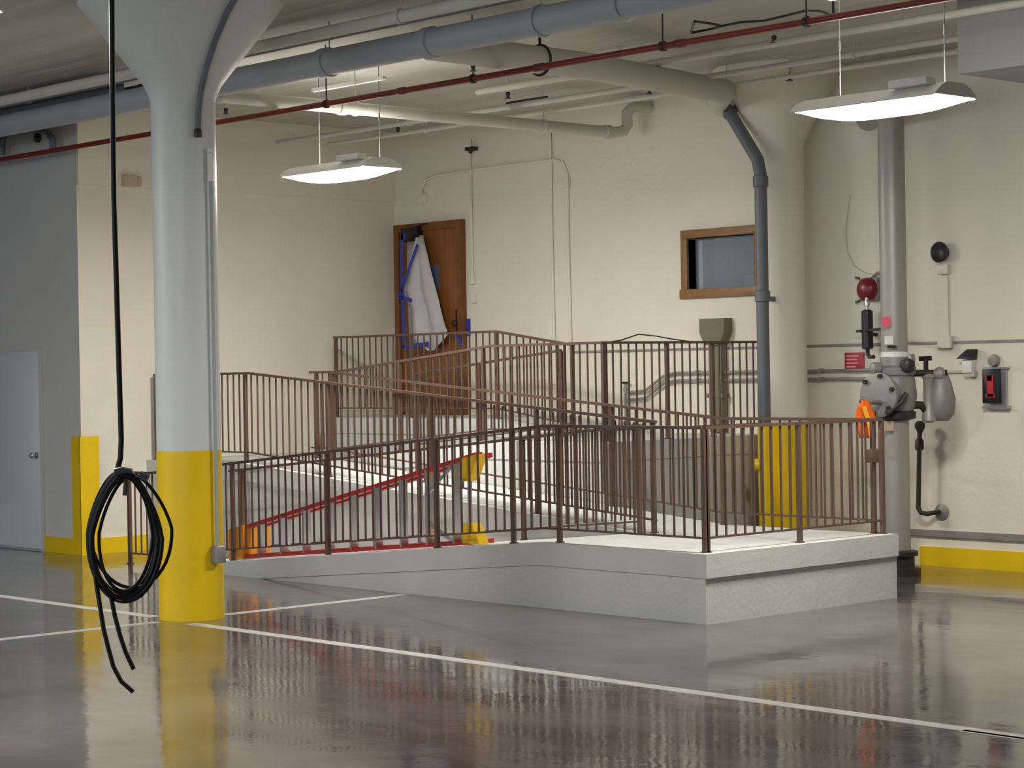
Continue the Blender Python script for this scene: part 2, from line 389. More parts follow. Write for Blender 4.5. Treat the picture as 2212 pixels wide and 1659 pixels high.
railing('brown picket railing on the top platform in front of the brown door', 'X', 13.87, [-17.78, -15.2, -14.12], [-17.76, -16.5, -15.2, -14.14], z4)
railing('brown picket railing below the small window at the end of the third landing', 'Y', -12.67, [12.79, 14.9], [12.82, 13.6, 14.2, 14.86], lambda s_: ZC)

a = at(691, 955, Y=11.72)
part('latch_box', MB().bbox(a.x-0.05, a.x+0.03, 11.70, 11.76, a.z-0.07, a.z+0.07, 0.006), 'brown', R4)
a = at(1885, 985, X=-9.62)
part('latch_box', MB().bbox(-9.65, -9.59, a.y-0.04, a.y+0.04, a.z-0.05, a.z+0.05, 0.006), 'brown', R2)

# ------------------------------------------------------------------ brown door with frame
d2 = struct_root('door_2', 'brown wooden door half covered with plastic film and blue tape', 'door', (-17.41, WY, ZD))
part('door_slab', MB().bbox(-17.90, -16.93, WY-0.045, WY-0.005, ZD+0.01, 3.30, 0.004), 'wood_door', d2)
fr = MB().box(-17.98, -17.90, WY-0.07, WY, ZD, 3.385).box(-16.93, -16.85, WY-0.07, WY, ZD, 3.385).box(-17.90, -16.93, WY-0.07, WY, 3.30, 3.385)
part('door_frame', fr, 'wood_frame', d2)
a = at(930, 573, Y=WY-0.05); b = at(950, 625, Y=WY-0.05)
part('door_window', MB().box(a.x-0.1, b.x, WY-0.052, WY-0.044, b.z, a.z), 'glass_blue', d2, 'narrow grey blue glass slot')
a = at(872, 493, Y=WY-0.09); b = at(908, 520, Y=WY-0.09)
dc = part('door_closer', MB().bbox(a.x, b.x, WY-0.14, WY-0.045, b.z, a.z, 0.01), 'black', d2, 'black door closer')
part('closer_arm', MB().bar((b.x-0.05, WY-0.12, a.z+0.0), (b.x+0.12, WY-0.1, a.z+0.03), 0.02, 0.012), 'black', dc)
a = at(988, 692, Y=WY-0.05)
part('lock_plate', MB().bbox(a.x-0.03, a.x+0.03, WY-0.052, WY-0.044, a.z-0.12, a.z+0.12, 0.003), 'dark_metal', d2)
part('door_knob', MB().lathe((a.x, WY-0.05, a.z-0.03), [(0.02, 0), (0.014, 0.02), (0.03, 0.04), (0.033, 0.055), (0.018, 0.07)], (0, -1, 0), 16), 'dark_metal', d2)
# plastic film with tape
FY = WY-0.16
def sheet(rows, NC, y0, amp):
    fm = MB()
    for ri, (py, xa, xb) in enumerate(rows):
        for j in range(NC+1):
            x = xa+(xb-xa)*j/NC; p = at(x, py, Y=FY)
            fold = amp*(0.6*math.sin(j*1.15+0.25*ri)+0.6*(ri/9)*math.cos(j*0.8+1.0))
            fm.v.append(Vector((p.x, y0+fold, p.z)))
    for ri in range(len(rows)-1):
        for j in range(NC):
            a_ = ri*(NC+1)+j; fm.f.append([a_, a_+1, a_+NC+2, a_+NC+1])
    return fm
drape = sheet([(513, 901, 914), (540, 893, 921), (580, 882, 930), (625, 870, 942), (648, 876, 949), (665, 887, 953), (700, 888, 963), (722, 889, 972), (736, 898, 961), (746, 916, 952), (757, 930, 945)], 12, FY-0.02, 0.04)
clear = sheet([(508, 870, 906), (560, 870, 905), (620, 870, 905), (680, 872, 908), (722, 873, 915), (748, 873, 926)], 6, FY+0.06, 0.012)
base = at(905, 757, Y=FY)
t = thing('plastic_sheet', 'crumpled white plastic film taped over the left half of the brown door', 'plastic sheet', base)
for nm_, me_, mt_ in (('drape', drape, 'film'), ('clear_film', clear, 'film_clear')):
    so = part(nm_, me_, mt_, t); md = so.modifiers.new('thickness', 'SOLIDIFY'); md.thickness = 0.003
def tape(pts, w, y=FY-0.085, parent=t):
    mb = MB()
    P_ = [at(px, py, Y=y) for px, py in pts]
    for a_, b_ in zip(P_[:-1], P_[1:]): mb.bar(a_, b_, 0.006, w, (0.3, 0, 1) if abs((b_-a_).z) < 0.3*abs((b_-a_).x) else (1, 0, 0))
    return part('tape_strip', mb, 'blue_tape', parent)
tape([(869, 505), (868, 570), (870, 660), (873, 752)], 0.05)
tape([(866, 512), (876, 512)], 0.06)
tape([(902, 528), (884, 578), (868, 630), (862, 642)], 0.035)
tape([(857, 638), (872, 644), (888, 649)], 0.045)
tape([(870, 752), (895, 747), (926, 743)], 0.05)
tape([(982, 726), (992, 730), (996, 746)], 0.04, WY-0.09)
a = at(1005, 689, Y=WY); b = at(1017, 726, Y=WY)
tp = MB().box(a.x, b.x, WY-0.008, WY-0.001, b.z, a.z)
single('tape_patch', tp, 'blue_tape', 'blue tape strip on the wall right of the brown door', 'tape')

# ------------------------------------------------------------------ small window
w1 = struct_root('window_1', 'small square window with oak frame beside the downspout', 'window', ((wx0+wx1)/2, WY, wz0))
fx0, fx1, fz0, fz1 = -13.70, -12.70, 2.41, 3.07
part('frame_rail', MB().bbox(fx0-0.02, fx1+0.02, WY-0.035, WY+0.15, fz0, wz0, 0.006), 'oak_frame', w1)
part('frame_rail', MB().bbox(fx0, fx1, WY-0.03, WY+0.15, wz1, fz1, 0.006), 'oak_frame', w1)
part('frame_stile', MB().bbox(fx0, wx0, WY-0.03, WY+0.15, wz0, wz1, 0.006), 'oak_frame', w1)
part('frame_stile', MB().bbox(wx1, fx1, WY-0.03, WY+0.15, wz0, wz1, 0.006), 'oak_frame', w1)
gm = mat('pane_glass', rgb(200, 215, 230), 0.03, trans=0.75)
part('pane', MB().box(wx0, wx1, WY+0.10, WY+0.106, wz0, wz1), 'pane_glass', w1)
# room beyond the window
rb = MB().box(-16.5, -11.0, WY+2.2, WY+2.3, 1.0, CZ)
struct('wall_beyond', rb, 'room_blue', 'blue grey wall of the room beyond the small window', 'wall')
struct('wall_beyond_side', MB().box(-16.5, -14.0, WY+0.8, WY+2.2, 1.0, CZ), 'room_dark', 'dark wall edge inside the room beyond the window', 'wall')
single('desk_screen', MB().bbox(-13.98, -13.2, WY+1.2, WY+1.25, 1.003, 2.67, 0.02), 'sill_white', 'pale blue panel low behind the small window', 'panel')
struct('wall_beyond_box', MB().box(-16.5, -11.0, WY+0.2, WY+2.3, 0.95, 1.0).box(-16.5, -11, WY+0.2, WY+2.3, CZ, CZ+0.05).box(-11, -10.95, WY+0.2, WY+2.3, 1, CZ).box(-16.55, -16.5, WY+0.2, WY+2.3, 1, CZ), 'room_blue', 'floor ceiling and ends of the room beyond the window', 'wall')
ld = bpy.data.lights.new('room_fill', 'POINT'); ld.energy = 22; ld.color = (0.7, 0.82, 1.0); ld.shadow_soft_size = 0.2  # point light added to brighten the room beyond the window
lo = bpy.data.objects.new('room_fill', ld); col.objects.link(lo); lo.location = (-12.3, WY+1.4, 3.9)

# ------------------------------------------------------------------ downspout by the wall column
DY = wc.y-0.36
pts = [at(1566, 208, Y=DY), at(1573, 238, Y=DY), at(1604, 290, Y=DY), at(1633, 345, Y=DY), at(1641, 378, Y=DY)]
bx = at(1647, 640, Y=DY).x
pts += [Vector((bx, DY, 3.2)), Vector((bx, DY, 2.0)), Vector((bx, DY, 1.215))]
pts[4].x = bx; pts[3].x = bx-0.03
t = thing('downspout', 'dark grey bent drain pipe in front of the wall column', 'pipe', (bx, DY, 0))
part('pipe', MB().tube(pts, 0.057, 16), 'dark_pipe', t)
part('yellow_foot', MB().lathe((bx, DY, 0), [(0.062, 0), (0.062, 1.235)], n=16), 'yellow', t, 'yellow painted lower length')
for py in (392, 640):
    z = at(1645, py, Y=DY).z
    part('coupling', MB().lathe((bx, DY, z), [(0.062, -0.05), (0.069, -0.045), (0.069, 0.045), (0.062, 0.05)], n=16), 'dark_pipe', t)
dd = (pts[1]-pts[2]).normalized()
part('coupling', MB().lathe(pts[1], [(0.062, -0.06), (0.07, -0.05), (0.07, 0.04), (0.062, 0.05)], dd, 16), 'dark_pipe', t)
part('top_collar', MB().lathe(pts[0], [(0.068, -0.03), (0.08, -0.02), (0.08, 0.02), (0.068, 0.03)], (0, 0, 1), 16), 'dark_pipe', t)
part('wall_bracket', MB().box(bx-0.02, bx+0.02, DY+0.05, wc.y-0.205, 2.33, 2.37), 'dark_pipe', t)
cv = at(1637, 1003, Y=DY)
part('cleanout', MB().lathe((bx-0.03, DY-0.05, cv.z), [(0.055, 0), (0.055, 0.04), (0.03, 0.045), (0.03, 0.07)], (-0.7, -0.7, 0), 14), 'yellow', t)

# ------------------------------------------------------------------ ceiling pipes
def pipe_thing(name, label, pts, r, material, n=16, collars=(), cw=0.06, ce=0.018, rods=(), group=None, rodr=0.006):
    t = thing(name, label, 'pipe', Vector(pts[0]), group)
    part('pipe', MB().tube(pts, r, n), material, t)
    p0, p1 = Vector(pts[0]), Vector(pts[1]); d = (p1-p0).normalized()
    for c in collars:
        part('coupling', MB().lathe(c, [(r, -cw/2-0.008), (r+ce, -cw/2), (r+ce, cw/2), (r, cw/2+0.008)], d, n), material, t)
    for q in rods:
        h = MB().tube([(q[0], q[1], q[2]+r*0.8), (q[0], q[1], CZ)], rodr, 6)
        h.lathe(q, [(r+0.012, -0.014), (r+0.012, 0.014)], d, n)
        part('hanger', h, 'dark_metal' if material == 'red_pipe' else material, t)
    return t
gy, gz = 9.84, 4.12
gx = lambda px: at(px, 100, Y=gy).x
def onX(px, py, y, z): p = at(px, py, Y=y); return (p.x, y, z)
pipe_thing('drain_pipe', 'large grey drain pipe under the ceiling above the red pipe', [(-26, gy, gz), (-14, gy, gz), (-8.2, gy, gz), (-4, gy, gz)], 0.1, 'grey_pipe', 20,
           [onX(705, 130, gy, gz), onX(930, 90, gy, gz), onX(1342, 8, gy, gz)], 0.09, 0.014, [onX(712, 130, gy, gz), onX(1170, 40, gy, gz)])
rz = 3.95; ry = at(1017, 171, Z=3.95).y
pipe_thing('sprinkler_pipe', 'thin dark red sprinkler pipe running along below the ceiling', [(-24, ry, rz), (-14, ry, rz), (-4, ry, rz)], 0.024, 'red_pipe', 12,
           [onX(868, 200, ry, rz), onX(1165, 152, ry, rz), onX(1470, 98, ry, rz)], 0.09, 0.006,
           [onX(705, 222, ry, rz), onX(1432, 105, ry, rz), onX(1742, 45, ry, rz), onX(1022, 175, ry, rz)])
bxp = -11.45
e0 = at(1540, 200, Z=4.1)
pipe_thing('branch_drain_pipe', 'wide pale drain pipe crossing from the grey pipe towards the wall column', [(bxp, gy, 4.1), (bxp-0.05, 11.5, 4.1), (bxp-0.5, 13.6, 4.12), (pts[0].x, DY-0.1, 4.14), (pts[0].x, DY, 4.10)], 0.105, 'pale_pipe', 20)
hp = at(1165, 118, Z=4.1)
tt = thing('pipe_hanger', 'dark ring hanger around the wide pale drain pipe', 'hanger', (bxp-0.04, 10.98, 4.0))
part('ring', MB().tube([Vector((bxp-0.04, 10.98, 4.1))+Vector((math.cos(a_)*0.115, 0, math.sin(a_)*0.115)) for a_ in [i*2*math.pi/24 for i in range(24)]], 0.011, 6, True), 'dark_metal', tt)
part('rod', MB().tube([(bxp-0.04, 10.98, 4.21), (bxp-0.04, 10.98, CZ)], 0.012, 6), 'dark_metal', tt)
yx = -14.2
pipe_thing('water_pipe', 'pale pipe crossing the ceiling to an elbow above the brown door wall', [(yx, 9.93, 4.04), (yx, 12, 4.04), (yx, 14.55, 4.04), (yx+0.02, 14.66, 4.06), (yx+0.03, 14.7, 4.12), (yx+0.03, 14.7, 4.24), (yx+0.06, 14.76, 4.3), (yx+0.1, 14.95, 4.3)], 0.055, 'pale_pipe', 14,
           [(yx, 11.2, 4.04), (yx, 14.45, 4.04)], 0.07, 0.012, [(yx, 11.35, 4.04), (yx, 13.6, 4.04)])
g = 'thin conduits under the ceiling'
def conduit_x(label, px, py, z, xa, xb, r=0.02, material='pale_pipe'):
    y = at(px, py, Z=z).y
    pipe_thing('ceiling_conduit', label, [(xa, y, z), ((xa+xb)/2, y, z), (xb, y, z)], r, material, 10, [((xa*2+xb)/3, y, z)], 0.05, 0.008, [(xa*0.3+xb*0.7, y, z), (xa*0.8+xb*0.2, y, z)], g, 0.005)
conduit_x('pale conduit under the ceiling nearest the brown door wall', 860, 290, 4.18, -17.6, -9.6)
conduit_x('pale conduit under the ceiling just in front of the wall conduit', 750, 285, 4.2, -17.9, -7.0, 0.025)
conduit_x('pale conduit under the ceiling right behind the red pipe', 1300, 155, 4.24, -13.9, -5.0, 0.03)
conduit_x('pale pipe under the ceiling above the grey drain pipe', 80, 202, 4.25, -26, -5, 0.045)
conduit_x('slim pipe under the ceiling high above the grey drain pipe', 800, 60, 4.3, -20, -5, 0.03, 'grey_pipe')
# dark cable tray
cy = at(100, 226, Z=4.28).y
ct = thing('cable_tray', 'dark grey cable tray under the ceiling left of the free column', 'cable tray', (-18.5, cy, 4.2))
part('tray', MB().box(-26, -15.6, cy-0.12, cy+0.16, 4.235, 4.245).box(-26, -15.6, cy-0.12, cy-0.11, 4.245, 4.31).box(-26, -15.6, cy+0.15, cy+0.16, 4.245, 4.31), 'dark_pipe', ct)
for i in range(6): part('hanger', MB().tube([(-25+i*1.7, cy-0.1, 4.24), (-25+i*1.7, cy-0.1, CZ)], 0.006, 6), 'dark_metal', ct)
part('cable', MB().tube([(-26, cy, 4.268), (-20, cy+0.02, 4.268), (-15.6, cy, 4.268), (-14.6, cy, 4.33)], 0.022, 8), 'black', ct)
# sprinkler heads
sp_l = {(1022, 146): 'left of the ring hanger', (1097, 206): 'under the pale pipe behind the red pipe', (860, 281): 'just above the left lamp', (1403, 196): 'left of the downspout top', (488, 240): 'right of the free column', (1672, 85): 'under the red pipe near the right lamp', (1706, 167): 'left of the right lamp'}
for (px, py), w in sp_l.items():
    p = at(px, py, Z=4.27)
    t = thing('ceiling_sprinkler', 'small dark sprinkler head '+w, 'sprinkler', (p.x, p.y, 4.24), 'ceiling sprinkler heads')
    part('stem', MB().tube([(p.x, p.y, CZ), (p.x, p.y, 4.285)], 0.012, 8), 'pale_pipe', t)
    part('deflector', MB().lathe((p.x, p.y, 4.27), [(0.03, -0.03), (0.03, -0.024), (0.014, -0.02), (0.018, 0.0), (0.024, 0.02), (0.014, 0.03)], n=12), 'dark_metal', t)
# loose black cable above the red pipe
P_ = [at(x, y, Z=4.2) for x, y in ((1492, 71), (1500, 46), (1530, 50), (1560, 56), (1600, 48), (1650, 45), (1700, 33), (1740, 23), (1772, 24), (1800, 34))]
single('loose_cable', MB().tube([Vector((P_[-1].x, P_[-1].y, CZ-0.012))]+P_[::-1]+[at(1540, 62, Z=4.2), P_[3]], 0.009, 6), 'cable_black', 'thin black loose cable looped above the red pipe at upper right', 'cable')
P_ = [at(x, y, Z=4.22) for x, y in ((1094, 223), (1130, 217), (1182, 209))]
single('black_rod', MB().tube(P_, 0.011, 6), 'black', 'short black rod under the ceiling behind the red pipe', 'rod')
# bent duct on the grey wall at upper left
P_ = [at(x, y, Y=GY-0.1) for x, y in ((4, 335), (6, 300), (14, 288), (40, 279), (80, 279), (104, 286), (114, 300), (115, 330))]
t = thing('wall_pipe_arch', 'dark arched pipe high on the grey wall at the left edge', 'pipe', P_[-1])
part('pipe', MB().tube(P_, 0.035, 10), 'dark_pipe', t)
part('wall_cap', MB().lathe(at(84, 298, Y=GY), [(0.05, 0), (0.05, 0.03), (0.02, 0.05)], (0, -1, 0), 14), 'dark_metal', t)

# ------------------------------------------------------------------ lamps
def make_lamp():
    L_, Wd = 1.14, 0.46
    t = thing('pendant_lamp', 'x', 'lamp', (0, 0, 0), 'suspended ceiling lamps')
    # housing: shallow reflector tray open below with slots on top
    def sec(y, z): return [(x, y, z) for x in (-L_/2, L_/2)]
    prof = [(-Wd/2, 0.0), (-Wd/2+0.07, 0.055), (-0.09, 0.085), (0.09, 0.085), (Wd/2-0.07, 0.055), (Wd/2, 0.0)]
    inn = [(y*0.97, z-0.008) for y, z in prof]
    poly = [(-L_/2, y, z) for y, z in prof]+[(-L_/2, y, z) for y, z in inn[::-1]]
    part('housing', MB().prism(poly, (L_, 0, 0)), 'white_paint', t)
    for s_ in (-1, 1):
        part('end_cap', MB().prism([(s_*L_/2, y, z) for y, z in prof], (s_*0.012, 0, 0)), 'white_paint', t)
    lens = MB(); nx, ny = 10, 8
    for i in range(nx+1):
        for j in range(ny+1):
            u, v = i/nx*2-1, j/ny*2-1
            lens.v.append(Vector((u*(L_/2-0.005), v*(Wd/2-0.012), -0.07*(1-u**4)*(1-v**4)-0.002)))
    for i in range(nx):
        for j in range(ny):
            a_ = i*(ny+1)+j; lens.f.append([a_, a_+ny+1, a_+ny+2, a_+1])
    lo_ = part('lens', lens, 'lamp_lens', t, 'glowing white lens'); md = lo_.modifiers.new('thickness', 'SOLIDIFY'); md.thickness = 0.004
    part('uplight_slot', MB().box(-L_/2+0.08, L_/2-0.08, -0.05, 0.05, 0.0855, 0.089), 'lamp_slot', t, 'bright uplight slot on top')
    for s_ in (-1, 1):
        part('hanger_rod', MB().tube([(s_*0.42, 0.11, 0.08), (s_*0.42, 0.11, CZ-3.47)], 0.004, 6).lathe((s_*0.42, 0.11, 0.45), [(0.008, -0.03), (0.008, 0.03)], n=8), 'cast_grey', t)
    part('mounting_channel', MB().box(-0.5, 0.5, 0.09, 0.13, 0.76, 0.79), 'white_paint', t)
    part('driver_box', MB().bbox(0.2, 0.5, -0.2, -0.1, 0.07, 0.12, 0.008), 'white_paint', t)
    return t
lamp0 = make_lamp()
lamps = [((-14.32, 11.26, 3.49), 'glowing long lamp hanging left of the brown door'),
         ((-8.33, 11.02, 3.43), 'large glowing lamp hanging at the upper right above the landing'),
         ((-9.35, 4.70, 3.47), 'glowing lamp at the very top left corner of the view'),
         ((-15.3, 4.70, 3.47), 'added unseen lamp beyond the left edge, brightening the grey wall')]  # last lamp is out of view, added to lift the grey wall
for i, (loc, lab) in enumerate(lamps):
    if i == 0: r = lamp0
    else:
        r = lamp0.copy(); col.objects.link(r)
        for ch in list(lamp0.children):
            c = ch.copy(); col.objects.link(c); c.parent = r
    r.location = loc; r['label'] = lab

# ------------------------------------------------------------------ door wall conduits and fixtures
g = 'pale conduits on the door wall'
def wall_conduit(label, pl, r=0.013, y=WY-0.016, material='wall_cream', name='wall_conduit', extra=None):
    P_ = [at(px, py, Y=y) for px, py in pl]
    t = thing(name, label, 'conduit', P_[-1], g)
    part('pipe', MB().tube(P_, r, 8), material, t)
    for q in (extra or []):
        p = at(q[0], q[1], Y=y); part('fitting', MB().bbox(p.x-0.03, p.x+0.03, y-0.03, y+0.018, p.z-0.05, p.z+0.05, 0.008), material, t)
    return t
wall_conduit('pale conduit arching across the door wall from above the brown door', [(912, 435), (911, 410), (918, 390), (940, 380), (1050, 363), (1195, 345), (1215, 350), (1225, 375), (1228, 560), (1233, 745)], 0.016, extra=[(918, 428), (1226, 395)])
wall_conduit('straight vertical pale conduit left of the wall centre', [(1188, 262), (1192, 500), (1198, 745)])
wall_conduit('faint vertical conduit just right of the brown door', [(1015, 300), (1018, 450), (1021, 600)], extra=[(1022, 604), (1024, 645)])
p = at(1022, 322, Y=WY-0.02)
single('wall_sensor', MB().bbox(p.x-0.06, p.x+0.06, WY-0.09, WY-0.001, p.z-0.02, p.z+0.02, 0.006).lathe((p.x, WY-0.06, p.z-0.02), [(0.03, 0), (0.015, -0.03)], n=10), 'dark_metal', 'small dark sensor high on the wall above the brown door', 'sensor')
p = at(283, 392, X=WX+0.01)
mb = MB().bbox(WX+0.001, WX+0.1, p.y-0.13, p.y+0.03, p.z-0.06, p.z+0.06, 0.02).bbox(WX+0.001, WX+0.07, p.y+0.04, p.y+0.1, p.z-0.05, p.z+0.05, 0.02)
single('wall_box', mb, 'beige', 'small beige box on the side wall left of the free column', 'box')
P_ = [at(x, 487+(315-x)*0.22, X=WX+0.02) for x in (288, 300, 312)]
# pair of pipes under the window and hose bib
a, b = 1.69, 1.63
for z, lab in ((1.70, 'upper of the two thin pipes along the door wall behind the ramp railing'), (1.625, 'lower of the two thin pipes along the door wall behind the ramp railing')):
    P_ = [Vector((-14.46, WY-0.04, z-0.19)), Vector((-14.19, WY-0.04, z-0.17)), Vector((-13.94, WY-0.04, z-0.03)), Vector((-13.8, WY-0.04, z)), Vector((-12.6, WY-0.04, z)), Vector((-11.3, WY-0.04, z))]
    t = thing('wall_pipe', lab, 'pipe', P_[0], 'thin pipes along the door wall')
    part('pipe', MB().tube(P_, 0.014, 8), 'cast_grey', t)
    for x in (-13.5, -12.0): part('clip', MB().box(x-0.012, x+0.012, WY-0.056, WY-0.001, z-0.02, z+0.02), 'cast_grey', t)
t = thing('water_tap', 'small tap on the wall pipes behind the ramp railing', 'tap', (-14.46, WY-0.04, 1.45))
part('valve', MB().lathe((-14.46, WY-0.04, 1.52), [(0.018, 0), (0.022, 0.03), (0.012, 0.05), (0.012, 0.08)], n=10).tube([(-14.46, WY-0.04, 1.5), (-14.46, WY-0.04, 1.15)], 0.013, 8), 'cast_grey', t)
part('handle', MB().bar((-14.51, WY-0.05, 1.61), (-14.41, WY-0.05, 1.61), 0.02, 0.02), 'dark_metal', t)
# olive conductor head with duct
t = thing('conductor_head', 'olive grey tapered box with a duct below the small window', 'duct', (-13.23, WY-0.06, ZC))
hd = MB().prism([(-13.39, WY-0.12, 2.21), (-13.08, WY-0.12, 2.21), (-13.08, WY-0.12, 2.08), (-13.14, WY-0.12, 1.96), (-13.33, WY-0.12, 1.96), (-13.39, WY-0.12, 2.08)], (0, 0.118, 0))
part('head', hd, 'olive', t)
part('duct', MB().bbox(-13.31, -13.15, WY-0.09, WY-0.002, ZC+0.01, 1.965, 0.01), 'olive', t)
part('strap', MB().box(-13.33, -13.13, WY-0.1, WY-0.001, 1.46, 1.50), 'olive', t)
# loose cord over the end railing
P_ = [at(x, y, Y=12.9) for x, y in ((1268, 752), (1310, 741), (1345, 731), (1372, 722), (1400, 726), (1440, 733), (1500, 741), (1560, 748))]
P_ = [Vector((-12.67+0.0, 12.8+(i/7)*1.55, p.z)) for i, p in enumerate([at(x, y, X=-12.67) for x, y in ((1300, 741), (1330, 735), (1372, 722), (1400, 726), (1440, 733), (1480, 738), (1520, 741), (1560, 742))])]
single('extension_cord', MB().tube(P_, 0.006, 6), 'dark_metal', 'thin dark cord looping above the railing below the small window', 'cord')

# horn, box, emergency light, key box on the right of the riser
def wl(px, py): return at(px, py, Y=WY)
p = wl(2040, 545)
t = thing('horn_speaker', 'black round horn on the wall at the far right', 'horn', (p.x, WY, p.z-0.1))
part('bell_mouth', MB().lathe((p.x, WY-0.002, p.z), [(0.05, 0), (0.05, 0.03), (0.085, 0.06), (0.09, 0.075), (0.075, 0.08), (0.03, 0.06)], (0, -1, 0), 24), 'black', t)
q = wl(2042, 580)
part('base_box', MB().bbox(q.x-0.055, q.x+0.055, WY-0.05, WY-0.001, q.z-0.05, q.z+0.03, 0.008), 'wall_cream', t)
part('wire', MB().tube([(q.x+0.03, WY-0.01, q.z-0.05), (q.x+0.035, WY-0.01, 1.96)], 0.005, 6), 'pale_pipe', t)
q = wl(2047, 745)
single('raceway_box', MB().bbox(q.x-0.07, q.x+0.07, WY-0.06, WY-0.015, q.z-0.03, q.z+0.08, 0.01), 'wall_cream', 'cream raceway box on the wall seam below the black horn', 'box')
q = wl(2100, 790)
t = thing('emergency_light', 'small white wall unit with black tilted head', 'wall light', (q.x, WY, q.z-0.06))
part('body', MB().bbox(q.x-0.05, q.x+0.05, WY-0.08, WY-0.001, q.z-0.06, q.z+0.05, 0.008), 'white_paint', t)
part('head', MB().prism([(q.x-0.08, WY-0.12, q.z+0.06), (q.x+0.06, WY-0.12, q.z+0.06), (q.x+0.07, WY-0.12, q.z+0.14), (q.x+0.03, WY-0.12, q.z+0.14)], (0, 0.1, 0)), 'black', t)
part('conduit', MB().tube([(-10.95, WY-0.02, 1.675), (q.x-0.0, WY-0.02, 1.675), (q.x+0.04, WY-0.02, 1.69)], 0.013, 8).bbox(q.x-0.05, q.x+0.06, WY-0.06, WY-0.001, 1.63, 1.68, 0.008), 'pale_pipe', t)
a = wl(2131, 797); b = wl(2172, 871)
t = thing('fire_alarm_box', 'black upright box with a red label and round silver top', 'alarm box', ((a.x+b.x)/2, WY, b.z))
part('body', MB().bbox(a.x, b.x-0.02, WY-0.07, WY-0.001, b.z, a.z, 0.006), 'black', t)
part('frame', MB().box(b.x-0.02, b.x+0.03, WY-0.03, WY-0.001, b.z-0.02, a.z+0.01).box(a.x-0.01, b.x+0.06, WY-0.06, WY-0.001, b.z-0.045, b.z-0.02).box(a.x, b.x+0.05, WY-0.05, WY-0.001, a.z, a.z+0.015), 'silver', t)
part('red_label', MB().box(a.x+0.05, a.x+0.115, WY-0.073, WY-0.0695, b.z+0.055, a.z-0.055).box(a.x+0.035, a.x+0.13, WY-0.073, WY-0.0695, b.z+0.05, b.z+0.08).box(a.x+0.035, a.x+0.10, WY-0.073, WY-0.0695, a.z-0.1, a.z-0.055), 'red_label', t)
part('round_top', MB().lathe(((a.x+b.x)/2, WY-0.002, a.z+0.07), [(0.05, 0), (0.055, 0.02), (0.045, 0.05), (0.02, 0.055)], (0, -1, 0), 18), 'steel', t)
# red bell + black chamber + red sign
p = at(1868, 625, Y=WY-0.1)
t = thing('alarm_bell', 'dark red alarm bell left of the thick riser pipe', 'bell', (p.x, WY, p.z-0.11))
part('gong', MB().lathe((p.x, WY-0.05, p.z), [(0.105, 0), (0.105, 0.015), (0.098, 0.04), (0.075, 0.065), (0.04, 0.078), (0.012, 0.082)], (0, -1, 0), 28), 'red_bell', t)
part('back_box', MB().bbox(p.x-0.1, p.x+0.1, WY-0.052, WY-0.001, p.z-0.1, p.z+0.1, 0.01), 'cast_grey', t)
part('bracket', MB().bar((p.x-0.09, WY-0.06, p.z+0.1), (p.x-0.13, WY-0.06, p.z+0.11), 0.02, 0.02).bar((p.x-0.09, WY-0.06, p.z-0.1), (p.x-0.13, WY-0.06, p.z-0.11), 0.02, 0.02), 'dark_metal', t)
part('feed_conduit', MB().tube([(p.x+0.02, WY-0.03, p.z+0.1), (p.x+0.08, WY-0.03, p.z+0.14), (p.x+0.19, WY-0.03, p.z+0.15)], 0.012, 8), 'cast_grey', t)
P_ = [at(x, y, Y=WY-0.01) for x, y in ((1836, 420), (1826, 500), (1830, 545), (1845, 575), (1870, 590), (1893, 592))]
single('bell_wire', MB().tube(P_, 0.004, 6), 'pale_pipe', 'thin pale wire hanging in a loop above the red bell', 'wire')
q0 = at(1873, 672, Y=WY-0.12); q1 = at(1875, 752, Y=WY-0.12)
t = thing('retard_chamber', 'black upright cylinder below the red bell', 'cylinder', (q0.x, WY-0.12, q1.z))
part('cylinder', MB().lathe((q0.x, WY-0.12, 0), [(0.03, q1.z-0.01), (0.05, q1.z), (0.05, q0.z), (0.03, q0.z+0.012)], n=20), 'black', t)
part('neck', MB().lathe((q0.x, WY-0.12, 0), [(0.016, q0.z), (0.016, q0.z+0.04), (0.024, q0.z+0.045), (0.024, q0.z+0.07), (0.012, q0.z+0.12)], n=12), 'silver', t)
part('side_cock', MB().bar((q0.x-0.05, WY-0.14, 2.045), (q0.x-0.1, WY-0.14, 2.045), 0.03, 0.025), 'black', t)
part('wall_bracket', MB().box(q0.x-0.02, q0.x+0.02, WY-0.1, WY, 2.0, 2.03), 'dark_metal', t)
part('lower_pipe', MB().tube([(q0.x, WY-0.12, q1.z), (q0.x, WY-0.12, q1.z-0.05), (q0.x+0.08, WY-0.2, q1.z-0.08), (q0.x+0.2, WY-0.3, q1.z-0.08)], 0.018, 8), 'dark_metal', t)
a = wl(1826, 762); b = wl(1868, 803)
t = thing('red_sign', 'small red sign plate with pale lettering lines on the wall', 'sign', ((a.x+b.x)/2, WY, b.z))
part('plate', MB().bbox(a.x, b.x, WY-0.012, WY-0.001, b.z, a.z, 0.003), 'red_sign', t)
for i, w_ in enumerate((0.8, 0.7, 0.75, 0.6)):
    z = a.z-0.03-i*0.032; part('text_line', MB().box(a.x+0.02, a.x+0.02+w_*(b.x-a.x-0.04), WY-0.0135, WY-0.0115, z-0.006, z+0.006), 'lettering', t)

